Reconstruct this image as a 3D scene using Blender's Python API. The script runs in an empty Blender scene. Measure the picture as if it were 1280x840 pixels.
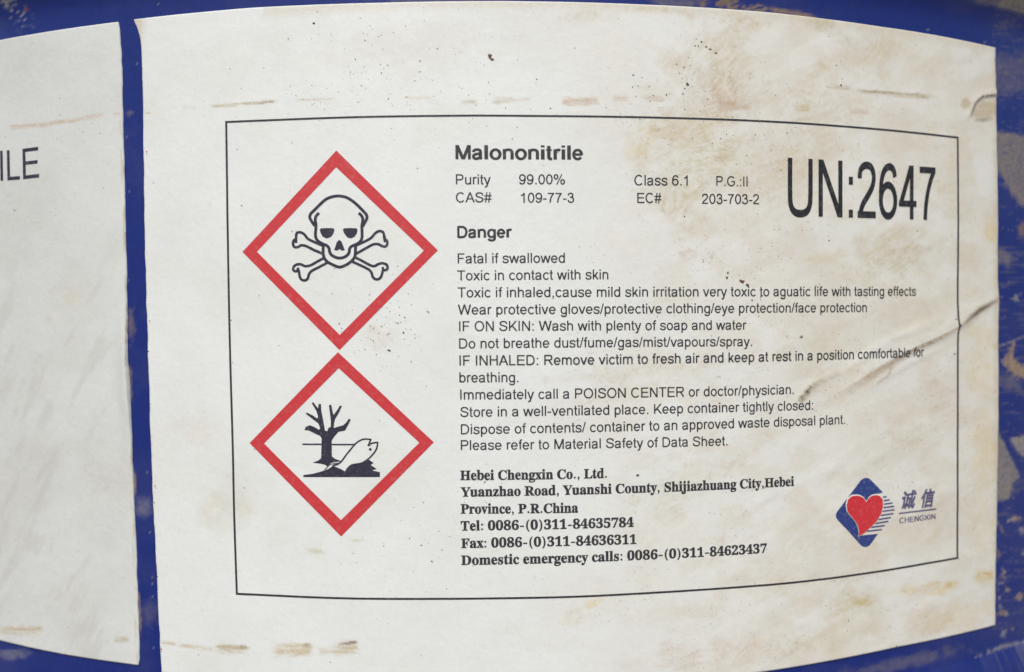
import bpy, bmesh, math, random
import numpy as np
from mathutils import Matrix, Vector
from mathutils.geometry import tessellate_polygon

S = bpy.context.scene
C = S.collection
random.seed(7); rng = np.random.default_rng(11)

# ------------------------------------------------------------------ camera
R = 0.29                       # drum radius in metres
ZC = 0.34                      # height of the camera above the ground
CAM_D, YAW, PITCH, ROLL, FPX = 1.6691, 0.0257, -0.0266, -0.0099, 1100.0
def cam_axes():
    cy, sy, cp, sp = math.cos(YAW), math.sin(YAW), math.cos(PITCH), math.sin(PITCH)
    fw = np.array([sy*cp, cy*cp, sp]); rt = np.array([cy, -sy, 0.0]); up = np.cross(rt, fw)
    cr, sr = math.cos(ROLL), math.sin(ROLL)
    return cr*rt + sr*up, -sr*rt + cr*up, fw
RT, UP, FW = cam_axes()
CO = np.array([0.0, -CAM_D*R, ZC])
cd = bpy.data.cameras.new('camera'); cam = bpy.data.objects.new('camera', cd); C.objects.link(cam)
m = Matrix(((RT[0], UP[0], -FW[0], CO[0]), (RT[1], UP[1], -FW[1], CO[1]), (RT[2], UP[2], -FW[2], CO[2]), (0, 0, 0, 1)))
cam.matrix_world = m
cd.sensor_width = 36; cd.lens = FPX/1280*36; cd.clip_start = 0.01; cd.clip_end = 500
cd.dof.use_dof = True; cd.dof.focus_distance = (CAM_D-1)*R+0.004; cd.dof.aperture_fstop = 9
S.camera = cam

# ------------------------------------------------------------------ overcast daylight
SUN_EL, SUN_AZ = math.radians(52), math.radians(190)   # azimuth clockwise from +Y; the light falls on the drum's front from the left
w = bpy.data.worlds.new('World'); S.world = w; w.use_nodes = True
nt = w.node_tree; bg = nt.nodes['Background']
sky = nt.nodes.new('ShaderNodeTexSky'); sky.sky_type = 'NISHITA'; sky.sun_disc = False
sky.sun_elevation = SUN_EL; sky.sun_rotation = SUN_AZ; sky.dust_density = 4.0; sky.air_density = 1.2
nt.links.new(sky.outputs[0], bg.inputs[0]); bg.inputs[1].default_value = 0.10
sl = bpy.data.lights.new('sun', 'SUN'); so = bpy.data.objects.new('sun', sl); C.objects.link(so)
sl.energy = 1.5; sl.angle = math.radians(40); sl.color = (1.0, 0.975, 0.94)
d = Vector((math.sin(SUN_AZ)*math.cos(SUN_EL), math.cos(SUN_AZ)*math.cos(SUN_EL), math.sin(SUN_EL)))
so.rotation_euler = d.to_track_quat('Z', 'Y').to_euler(); so.location = d*5
S.view_settings.view_transform = 'Standard'; S.view_settings.look = 'None'
S.view_settings.exposure = 0.37; S.view_settings.gamma = 1.0

# ------------------------------------------------------------------ surface coordinates
# a measured point of the photograph -> (arc angle, height) on the drum's round wall
def at(px, py):
    d = FW*FPX + RT*(px-640) + UP*(420-py)
    o = CO/R
    a = d[0]**2+d[1]**2; b = o[0]*d[0]+o[1]*d[1]; c = o[0]**2+o[1]**2-1
    t = (-b-math.sqrt(max(b*b-a*c, 0)))/a
    P = o+t*d
    return math.atan2(P[0], -P[1]), P[2]*R
def proj(a, z):
    a = np.asarray(a, float); z = np.asarray(z, float)
    P = np.stack([R*np.sin(a), -R*np.cos(a), z], -1)-CO
    wv = P@FW
    return 640+FPX*(P@RT)/wv, 420-FPX*(P@UP)/wv
def P3(a, z, r):
    return (r*math.sin(a), -r*math.cos(a), z)

# ------------------------------------------------------------------ noise helpers for wear and dirt
def _hash(i, j, seed):
    h = (i.astype(np.int64)*374761393 + j.astype(np.int64)*668265263 + seed*974634777) & 0xffffffff
    h = ((h ^ (h >> 13))*1274126177) & 0xffffffff
    return ((h ^ (h >> 16)) & 0xffff)/65535.0
def vnoise(x, y, seed=0):
    xi = np.floor(x); yi = np.floor(y); fx = x-xi; fy = y-yi
    fx = fx*fx*(3-2*fx); fy = fy*fy*(3-2*fy)
    a = _hash(xi, yi, seed); b = _hash(xi+1, yi, seed); c = _hash(xi, yi+1, seed); dd = _hash(xi+1, yi+1, seed)
    return (a*(1-fx)+b*fx)*(1-fy)+(c*(1-fx)+dd*fx)*fy
def fbm(x, y, seed=0, n=4):
    s = 0; am = .5; t = 0
    for k in range(n):
        s = s+am*vnoise(x*2**k, y*2**k, seed+k*17); t += am; am *= .55
    return s/t
def sstep(e0, e1, x):
    t = np.clip((x-e0)/(e1-e0), 0, 1); return t*t*(3-2*t)
def rot(x, y, deg):
    c, s = math.cos(math.radians(deg)), math.sin(math.radians(deg)); return x*c+y*s, -x*s+y*c
def blob(X, Y, cx, cy, rx, ry, ang=0, edge=.6, rough=.5, seed=3, sc=14):
    dx, dy = rot(X-cx, Y-cy, ang); q = np.sqrt((dx/rx)**2+(dy/ry)**2)
    out = np.zeros(q.shape); k = q < 1+edge*.3+rough*.8
    if k.any():
        v = q[k]+rough*(fbm(X[k]/sc, Y[k]/sc, seed)-.5)*1.6
        out[k] = 1-sstep(1-edge, 1+edge*.3, v)
    return out
def seg_dist(X, Y, pts):
    """distance to a polyline, signed side (+ above it) and parameter 0..1"""
    best = np.full(X.shape, 1e9); side = np.zeros(X.shape); par = np.zeros(X.shape); n = len(pts)-1
    for i in range(n):
        x0, y0 = pts[i]; x1, y1 = pts[i+1]; dx, dy = x1-x0, y1-y0; L2 = dx*dx+dy*dy
        t = np.clip(((X-x0)*dx+(Y-y0)*dy)/L2, 0, 1)
        ex = X-(x0+t*dx); ey = Y-(y0+t*dy); dd = np.hypot(ex, ey)
        mk = dd < best
        sd = np.sign(dx*(Y-y0)-dy*(X-x0))
        best = np.where(mk, dd, best); side = np.where(mk, sd, side); par = np.where(mk, (i+t)/n, par)
    return best, side, par

FOLD = [(1249, 372), (1222, 388), (1197, 408), (1165, 423), (1130, 439), (1098, 458), (1068, 477), (1040, 495)]
FOLD2 = [(1000, 499), (1010, 486), (1020, 478), (1047, 467)]
TEAR = [(1212, 143), (1218, 128), (1227, 121), (1247, 119)]
def relief(a, z):
    """height of the glued paper above its flat lie, in metres"""
    X, Y = proj(a, z); X = np.asarray(X); Y = np.asarray(Y)
    h = 0.00016*(fbm(X/90, Y/140, 5, 3)-.5)
    d, sd, t = seg_dist(X, Y, FOLD)                       # side: with the line running to the left, + = above the line
    up = sd > 0
    amp = 0.00032*(0.25+0.75*np.clip(t*5, 0, 1))*np.clip((1.03-t)*2.2, 0, 1)
    wob = 1+.5*(fbm(X/9, Y/9, 9, 2)-.5)
    prof = np.where(up, np.exp(-(d/17)**2), np.exp(-(d/(5.0+4*t))**2))
    h = h+amp*prof*wob
    h = h+amp*.55*np.exp(-((d-(17+6*fbm(X/20, Y/20, 15, 2)))/5.5)**2)*up*sstep(.25, .5, t)+amp*.45*np.exp(-((d-15)/4.5)**2)*(sd < 0)*sstep(.3, .6, t)*wob
    d, sd, t = seg_dist(X, Y, FOLD2)
    h = h+0.00022*np.exp(-(d/6)**2)*np.clip((1.02-t)*2, 0, 1)
    d, sd, t = seg_dist(X, Y, TEAR)
    h = h+0.00022*np.where(sd < 0, np.exp(-(d/7)**2), np.exp(-(d/1.8)**2))
    # slack paper by the name label's free edge, and shallow diagonal wrinkles
    h = h+0.0010*np.exp(-((X-161)/9)**2-((Y-470)/60)**2)*(X < 175)
    wx, wy = rot(X, Y, -62)
    h = h+0.00013*np.maximum(0, fbm(wx/50, wy/16, 21, 3)-.5)*2*sstep(170, 60, X)*sstep(300, 480, Y)
    wx, wy = rot(X, Y, -38)
    h = h+0.00013*np.maximum(0, fbm(wx/90, wy/22, 27, 2)-.52)*2*sstep(820, 1000, X)*sstep(400, 540, Y)
    return h
SHEET = 0.00035          # paper thickness off the steel
PRINT = SHEET+0.00005    # ink on the paper

# ------------------------------------------------------------------ materials
def mat(name, rough=.5, spec=.5):
    m = bpy.data.materials.new(name); m.use_nodes = True
    b = m.node_tree.nodes['Principled BSDF']; b.inputs['Roughness'].default_value = rough
    b.inputs['Specular IOR Level'].default_value = spec
    return m, m.node_tree, b
def node(nt, t, **kw):
    n = nt.nodes.new(t)
    for k, v in kw.items(): setattr(n, k, v)
    return n
def coords(nt):
    return node(nt, 'ShaderNodeTexCoord').outputs['Object']
def noise(nt, scale, detail=4, rough=.6):
    n = node(nt, 'ShaderNodeTexNoise'); n.inputs['Scale'].default_value = scale
    n.inputs['Detail'].default_value = detail; n.inputs['Roughness'].default_value = rough
    nt.links.new(coords(nt), n.inputs['Vector']); return n.outputs['Fac']
def ramp(nt, src, stops):
    r = node(nt, 'ShaderNodeValToRGB'); e = r.color_ramp.elements
    while len(e) < len(stops): e.new(.5)
    for el, (p, v) in zip(e, stops):
        el.position = p; el.color = (v, v, v, 1) if not isinstance(v, tuple) else (*v, 1)
    nt.links.new(src, r.inputs[0]); return r.outputs[0]
def mult(nt, a, b, fac=1.0):
    n = node(nt, 'ShaderNodeMix', data_type='RGBA', blend_type='MULTIPLY'); n.inputs[0].default_value = fac
    nt.links.new(a, n.inputs[6]); nt.links.new(b, n.inputs[7]); return n.outputs[2]
def bump(nt, b, src, dist, strength=1.0):
    n = node(nt, 'ShaderNodeBump'); n.inputs['Distance'].default_value = dist; n.inputs['Strength'].default_value = strength
    nt.links.new(src, n.inputs['Height']); nt.links.new(n.outputs[0], b.inputs['Normal'])

def paper_mat():
    m, t, b = mat('glued_paper', .42, .45)
    at_ = node(t, 'ShaderNodeAttribute', attribute_name='wear')
    g = ramp(t, noise(t, 900, 3), [(.25, .965), (.75, 1.0)])
    g2 = ramp(t, noise(t, 60, 5), [(.3, .95), (.7, 1.0)])
    t.links.new(mult(t, mult(t, at_.outputs['Color'], g), g2), b.inputs['Base Color'])
    rr = ramp(t, noise(t, 45, 4), [(.3, .38), (.7, .55)]); t.links.new(rr, b.inputs['Roughness'])
    bump(t, b, noise(t, 320, 6, .7), 0.00022, .6)
    return m
def paint_mat():
    m, t, b = mat('chipped_blue_paint', .30, .3)
    at_ = node(t, 'ShaderNodeAttribute', attribute_name='wear')
    g = ramp(t, noise(t, 700, 4), [(.3, .88), (.7, 1.08)])
    t.links.new(mult(t, at_.outputs['Color'], g), b.inputs['Base Color'])
    sep = node(t, 'ShaderNodeSeparateColor'); t.links.new(at_.outputs['Color'], sep.inputs[0])
    r = ramp(t, sep.outputs[0], [(.02, .36), (.12, .85)]); t.links.new(r, b.inputs['Roughness'])
    bump(t, b, noise(t, 120, 5), 0.0003, .25)
    return m
def ink(name, col, rough=.45, fade=.25):
    m, t, b = mat(name, rough, .45)
    c = node(t, 'ShaderNodeRGB'); c.outputs[0].default_value = (*col, 1)
    mx = node(t, 'ShaderNodeMix', data_type='RGBA'); t.links.new(c.outputs[0], mx.inputs[6])
    mx.inputs[7].default_value = (.55, .53, .49, 1)           # paper showing through worn ink
    f = ramp(t, noise(t, 1100, 4, .7), [(.52, 0.0), (.8, fade)])
    t.links.new(f, mx.inputs[0]); t.links.new(mx.outputs[2], b.inputs['Base Color'])
    return m
M = dict(paper=paper_mat(), paint=paint_mat(),
         black=ink('black_ink', (.026, .026, .032), fade=.18), navy=ink('dark_navy_ink', (.022, .022, .042), fade=.18),
         deep=ink('deep_black_ink', (.012, .013, .017), .5, .2),
         red=ink('red_ink', (.53, .034, .042), .45, .18), blue=ink('blue_ink', (.022, .045, .20), .45, .2),
         heart=ink('heart_red_ink', (.56, .025, .035), .45, .2), white=ink('white_ink', (.74, .73, .70)),
         violet=ink('violet_ink', (.085, .075, .17), .45, .3))
mm, t, b = mat('dried_dirt', .9, .2)
at_ = node(t, 'ShaderNodeAttribute', attribute_name='wear'); t.links.new(at_.outputs['Color'], b.inputs['Base Color']); M['dirt'] = mm
mm, t, b = mat('concrete', .9, .3)
t.links.new(ramp(t, noise(t, 8, 6), [(.3, (.22, .215, .205)), (.7, (.34, .335, .32))]), b.inputs['Base Color']); bump(t, b, noise(t, 60, 6), .004, .6); M['concrete'] = mm

# ------------------------------------------------------------------ object helpers
def link(name, me, material, parent=None, label=None, kind=None):
    o = bpy.data.objects.new(name, me); C.objects.link(o)
    if material: me.materials.append(material)
    if parent: o.parent = parent
    if label: o['label'] = label
    if kind: o['kind'] = kind
    return o
def mesh(name, verts, faces, smooth=True):
    me = bpy.data.meshes.new(name); me.from_pydata(verts, [], faces); me.update()
    if smooth: me.polygons.foreach_set('use_smooth', [True]*len(me.polygons))
    return me
def set_wear(me, col):
    a = me.color_attributes.new('wear', 'FLOAT_COLOR', 'POINT')
    buf = np.ones((len(me.vertices), 4), np.float32); buf[:, :3] = col; a.data.foreach_set('color', buf.ravel())
def grid_mesh(name, V, ny, nx, extra=None):
    """V (ny,nx,3) as a quad grid, built quickly"""
    idx = np.arange(ny*nx).reshape(ny, nx)
    q = np.stack([idx[:-1, :-1], idx[:-1, 1:], idx[1:, 1:], idx[1:, :-1]], -1).reshape(-1, 4)
    me = bpy.data.meshes.new(name); me.vertices.add(ny*nx); me.vertices.foreach_set('co', V.reshape(-1).astype(np.float32))
    me.loops.add(q.size); me.loops.foreach_set('vertex_index', q.ravel().astype(np.int32))
    me.polygons.add(len(q)); me.polygons.foreach_set('loop_start', np.arange(0, q.size, 4, dtype=np.int32))
    try: me.polygons.foreach_set('loop_total', np.full(len(q), 4, np.int32))
    except Exception: pass
    me.update(); me.validate()
    me.polygons.foreach_set('use_smooth', [True]*len(me.polygons))
    return me

# ------------------------------------------------------------------ ground
gv = []; n = 24
gm = bpy.data.meshes.new('ground'); bm = bmesh.new(); bmesh.ops.create_grid(bm, x_segments=2, y_segments=2, size=150); bm.to_mesh(gm); bm.free()
g = link('ground', gm, M['concrete'], kind='structure')

# ------------------------------------------------------------------ the drum
drum = bpy.data.objects.new('steel_drum', None); C.objects.link(drum)
drum['label'] = 'dirty blue steel drum with two white paper labels glued round its side'; drum['category'] = 'drum'

Z_LINE = (at(1240, 12)[1]+at(1280, 25)[1])/2       # where the hoop begins above the labels
Z_LOW = at(1270, 804)[1]                           # and below them
H_DRUM = 0.66
def hoop(z):
    r = 0
    for zc in (Z_LINE+0.008, Z_LOW-0.012):
        r = r+0.006*np.exp(-np.abs((z-zc)/0.0075)**2.6)
    for zc in (0.60, 0.56):                        # shallow beads near the rim
        r = r+0.003*np.exp(-((z-zc)/0.006)**2)
    return r
A0, Z0 = at(0, 420)[0]-.16, at(560, 900)[1]
A1, Z1 = at(1280, 420)[0]+.16, at(560, -70)[1]
fine = .00048
g0, g1_, g2_ = at(140, 420)[0], at(210, 420)[0], at(1232, 420)[0]
aa = np.concatenate([np.linspace(-math.pi, A0, 90, endpoint=False), np.arange(A0, g0, .0009/R), np.arange(g0, g1_, .0004/R), np.arange(g1_, g2_, .0009/R), np.arange(g2_, A1, .0004/R), np.linspace(A1, math.pi, 90)])
# fine rows only where bare steel shows above and below the labels and in the middle strip; the rest follows the same spacing
zz = np.concatenate([np.linspace(0.004, Z0, 24, endpoint=False), np.arange(Z0, Z1, .0005), np.linspace(Z1, H_DRUM-.004, 60)])
AA, ZZ = np.meshgrid(aa, zz)
RR = R+hoop(ZZ)+0.00012*(fbm(AA*9, ZZ*40, 4, 3)-.5)
V = np.stack([RR*np.sin(AA), -RR*np.cos(AA), ZZ], -1)
me = grid_mesh('shell', V, len(zz), len(aa))
# paint wear: dust films, scuffs and chips
front = np.cos(AA) > .15
X, Y = proj(np.where(front, AA, 0), ZZ)
X = np.where(front, X, AA*4000); Y = np.where(front, Y, -ZZ*4000)
blue = np.array([.007, .021, .165]); dustc = np.array([.215, .19, .16]); brown = np.array([.24, .175, .11]); lt = np.array([.30, .29, .27])
col = np.ones(X.shape+(3,))*blue
def lay(mask, c):
    mk = np.clip(mask, 0, 1); k = mk > .003; mk = mk[k][:, None]; col[k] = col[k]*(1-mk)+np.asarray(c)*mk
grain = .45+1.0*fbm(X/3.2, Y/2.2, 31, 4)
base_n = fbm(X/60, Y/60, 2, 5)
lay(.05*sstep(.5, .75, base_n)*grain, dustc)                                      # thin film everywhere
lay(.22*sstep(.58, .74, fbm(X/22, Y/2.2, 57, 3))*(X > 1240), dustc)                           # fine horizontal scratches
# hoop dust, top right
zl = ZZ-Z_LINE
wob = (fbm(X/16, Y/9, 8, 3)-.5)
edge = sstep(-.0002, .0006, zl+.0012*wob*(X < 1235))
lay(edge*sstep(1195, 1215, X+24*wob)*sstep(.0055, .0035, zl*0+.0)*(.55+.45*sstep(1232, 1242, X+6*wob))*grain*.95, dustc*1.25)
lay(edge*.5*sstep(-200, 100, X*0)*sstep(.55, .7, fbm(X/30, Y/6, 88, 3)), dustc)
lay(.75*blob(X, Y, 20, 12, 26, 14, 60, .7, .8, 15, 6)*sstep(.5, .62, fbm((X+Y)/3, (X-Y)/9, 6, 2)), lt)
lay(.6*blob(X, Y, 35, 13, 3.2, 2.5, 0, .6, .5, 12, 3), (.28, .10, .06))
# brown grime along the top of the big label
gr = fbm(X/5, Y/5, 14, 4)
lay(.95*blob(X, Y, 897, 2, 34, 11, 5, .5, .9, 6, 9)*sstep(.38, .55, gr), brown*.8)
lay(.9*blob(X, Y, 945, 10, 24, 6, 7, .5, .9, 9, 8)*sstep(.35, .5, gr), brown)
lay(.75*blob(X, Y, 990, 16, 34, 3.2, 10, .5, .9, 9, 8), brown)
lay(.45*blob(X, Y, 845, 4, 34, 7, 4, .6, .7, 4, 10)*grain, dustc)
lay(.35*blob(X, Y, 560, 0, 90, 3, 0, .6, .7, 4, 10)*grain, dustc)
# right-hand strip
def poly_mask(pts, soft=2.0, seed=1, amp=5):
    return sum(_poly(pts, seed+7*i, amp*(1+.5*i)) for i in range(4))/4
def _poly(pts, seed, amp):
    n = len(pts); inside = np.zeros(X.shape, bool)
    x = X+amp*(fbm(X/5, Y/5, seed, 4)-.5)*2; y = Y+amp*(fbm(X/5, Y/5, seed+50, 4)-.5)*2
    j = n-1
    for i in range(n):
        xi, yi = pts[i]; xj, yj = pts[j]
        if yi != yj:
            c = ((yi > y) != (yj > y)) & (x < (xj-xi)*(y-yi)/(yj-yi)+xi); inside ^= c
        j = i
    return inside.astype(float)
lay(.78*poly_mask([(1236, 163), (1262, 166), (1330, 178), (1330, 262), (1276, 258), (1262, 238), (1250, 216), (1236, 200)], seed=3, amp=4)*grain, dustc)
lay(.30*poly_mask([(1238, 66), (1330, 70), (1330, 112), (1262, 116), (1238, 122)], seed=8, amp=9)*grain, dustc)
lay(.75*blob(X, Y, 1279, 287, 8, 12, 0, .6, .8, 6, 5)*grain, (.22, .14, .12))
lay(.55*blob(X, Y, 1252, 322, 12, 18, -60, .8, .8, 6, 6)*grain, dustc)
lay(.6*blob(X, Y, 1272, 372, 9, 6, 0, .6, 1.0, 6, 4)*sstep(.4, .55, gr), lt)
lay(.9*poly_mask([(1252, 452), (1262, 440), (1264, 425), (1268, 428), (1266, 446), (1276, 456), (1310, 466), (1310, 482), (1276, 472), (1258, 462)], seed=13, amp=4)*grain, brown*1.25)
lay(.45*blob(X, Y, 1262, 478, 22, 12, 30, .8, .9, 17, 6)*grain, dustc)
dn = seg_dist(X, Y, [(1240, 436), (1262, 428), (1300, 412)])[0]; lay(.5*np.exp(-(dn/1.1)**2), lt)
lay(.78*poly_mask([(1246, 532), (1252, 548), (1258, 560), (1268, 580), (1275, 596), (1266, 604), (1262, 622), (1240, 630), (1240, 530)], seed=5, amp=2.5)*grain, dustc*1.15)
lay(.78*poly_mask([(1262, 548), (1330, 536), (1330, 600), (1284, 575), (1270, 562)], seed=5, amp=2.5)*grain, dustc*1.35)
lay(.5*blob(X, Y, 1258, 612, 16, 8, 0, .8, .8, 12, 6)*grain, dustc)
for k in range(26):
    cx, cy = rng.uniform(1243, 1300), rng.uniform(640, 800)
    if k < 9: cx = 1247+rng.uniform(0, 10)
    lay(rng.uniform(.3, .8)*blob(X, Y, cx, cy, rng.uniform(2, 7), rng.uniform(2, 6), rng.uniform(-50, 0), .6, 1.2, k, 3), lt if k % 2 else brown*1.3)
dn = seg_dist(X, Y, [(1225, 818), (1252, 808), (1300, 797)])[0]; lay(.6*np.exp(-(dn/2.4)**2)*sstep(.35, .6, gr), lt)
lay(.35*blob(X, Y, 1120, 830, 90, 10, -12, .7, .8, 12, 8)*grain, dustc)
lay(.35*blob(X, Y, 10, 818, 28, 8, 0, .8, .8, 12, 6)*grain, lt)
# bare strip between the two labels
lay(.30*blob(X, Y, 180, 634, 12, 16, 0, .8, .6, 12, 6)*grain, lt)
lay(.22*blob(X, Y, 188, 765, 12, 18, 0, .8, .6, 12, 6)*grain, dustc)
lay(.5*blob(X, Y, 162, 142, 5, 4, 0, .8, .9, 12, 4)*grain, dustc)
lay(.45*blob(X, Y, 163, 405, 6, 22, 0, .8, .9, 12, 4)*grain, brown)
lay(.85*blob(X, Y, 162.5, 478, 3, 26, -3, .6, .6, 12, 6), brown*.8)
lay(.85*blob(X, Y, 168, 603, 2.4, 16, -3, .6, .6, 12, 6), brown*1.1)
lay(.8*blob(X, Y, 174.5, 765, 1.8, 34, -3, .6, .8, 12, 6), brown)
lay(.4*(fbm(X/1.6, Y/1.6, 77, 2) > .88), lt)                                       # pin-prick chips
set_wear(me, col.reshape(-1, 3))
link('shell', me, M['paint'], drum, kind=None)

def lathe(prof, n=160):
    v = []; f = []
    for k in range(n):
        a = 2*math.pi*k/n
        for r, z in prof: v.append(P3(a, z, r))
    L = len(prof)
    for k in range(n):
        for i in range(L-1):
            a, b_ = k*L+i, ((k+1) % n)*L+i; f.append((a, b_, b_+1, a+1))
    return v, f
def plain(name, prof, c=blue):
    v, f = lathe(prof); me = mesh(name, v, f); set_wear(me, np.tile(c, (len(v), 1))); return link(name, me, M['paint'], drum)
plain('bottom_chime', [(R-.012, .006), (R-.008, 0), (R+.002, 0), (R+.005, .004), (R+.005, .012), (R+.001, .016), (R-.001, .016)])
plain('top_chime', [(R-.001, H_DRUM-.016), (R+.003, H_DRUM-.014), (R+.006, H_DRUM-.006), (R+.004, H_DRUM), (R-.004, H_DRUM+.001), (R-.007, H_DRUM-.006), (R-.007, H_DRUM-.012)])
plain('lid', [(R-.0068, H_DRUM-.010), (R-.012, H_DRUM-.014), (R-.03, H_DRUM-.014), (R-.034, H_DRUM-.011), (R-.06, H_DRUM-.011), (0.0005, H_DRUM-.009)])

# ------------------------------------------------------------------ paper labels
def curve_of(pts, key):     # px polyline -> sorted samples
    q = np.array([at(*p) for p in pts])
    o = np.argsort(q[:, key]); return q[o]
def smooth(v, k=5):
    p = np.pad(v, k, mode='edge'); return np.convolve(p, np.ones(2*k+1)/(2*k+1), 'valid')
def label_sheet(name, left, right, top, bottom, label, wearfun, step=.00032, corner=None):
    L = curve_of(left, 1); Rr = curve_of(right, 1); T = curve_of(top, 0); B = curve_of(bottom, 0)
    zt, zb = T[:, 1].mean(), B[:, 1].mean()
    amin, amax = L[:, 0].min(), Rr[:, 0].max()
    nx = int((amax-amin)*R/step); ny = int((zt-zb)/step)
    v = np.linspace(0, 1, ny)[:, None]; u = np.linspace(0, 1, nx)[None, :]
    zrow = zt+(zb-zt)*v
    la = smooth(np.interp(zrow[::-1, 0], L[:, 1], L[:, 0])[::-1], 3)[:, None]
    ra = smooth(np.interp(zrow[::-1, 0], Rr[:, 1], Rr[:, 0])[::-1], 3)[:, None]
    # hand-cut edges: a hair of waviness
    la = la+.0012*(fbm(zrow*260, zrow*0, 3, 3)-.5); ra = ra+.0012*(fbm(zrow*300, zrow*0+9, 8, 3)-.5)
    A = la+(ra-la)*u
    zT = smooth(np.interp(A[0], T[:, 0], T[:, 1]), 6); zB = smooth(np.interp(A[-1], B[:, 0], B[:, 1]), 6)
    Z = zT[None, :]+(zB-zT)[None, :]*v
    if corner:                                   # rounded corner of the cut sheet
        A = A-corner(A, Z)
    H = SHEET+relief(A, Z)
    RRr = R+np.maximum(H, .00012)
    V = np.stack([RRr*np.sin(A), -RRr*np.cos(A), Z], -1)
    # skirt: the sheet's cut edge down to the steel
    def edge(row, r):
        return np.stack([r*np.sin(A[row]), -r*np.cos(A[row]), Z[row]], -1)
    top_e = np.stack([(R-.0003)*np.sin(A[0]), -(R-.0003)*np.cos(A[0]), Z[0]], -1)[None]
    bot_e = np.stack([(R-.0003)*np.sin(A[-1]), -(R-.0003)*np.cos(A[-1]), Z[-1]], -1)[None]
    V = np.concatenate([top_e, V, bot_e], 0)
    A2 = np.concatenate([A[:1], A, A[-1:]], 0); Z2 = np.concatenate([Z[:1], Z, Z[-1:]], 0)
    le = np.stack([(R-.0003)*np.sin(A2[:, 0]), -(R-.0003)*np.cos(A2[:, 0]), Z2[:, 0]], -1)[:, None]
    re = np.stack([(R-.0003)*np.sin(A2[:, -1]), -(R-.0003)*np.cos(A2[:, -1]), Z2[:, -1]], -1)[:, None]
    V = np.concatenate([le, V, re], 1)
    A3 = np.concatenate([A2[:, :1], A2, A2[:, -1:]], 1); Z3 = np.concatenate([Z2[:, :1], Z2, Z2[:, -1:]], 1)
    me = grid_mesh(name, V, V.shape[0], V.shape[1])
    fr = np.cos(A3) > .45
    X, Y = proj(np.where(fr, A3, 0), Z3); X = np.where(fr, X, A3*900); Y = np.where(fr, Y, 400-Z3*3000)
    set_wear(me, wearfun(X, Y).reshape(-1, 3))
    return link(name, me, M['paper'], drum, label)

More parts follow.
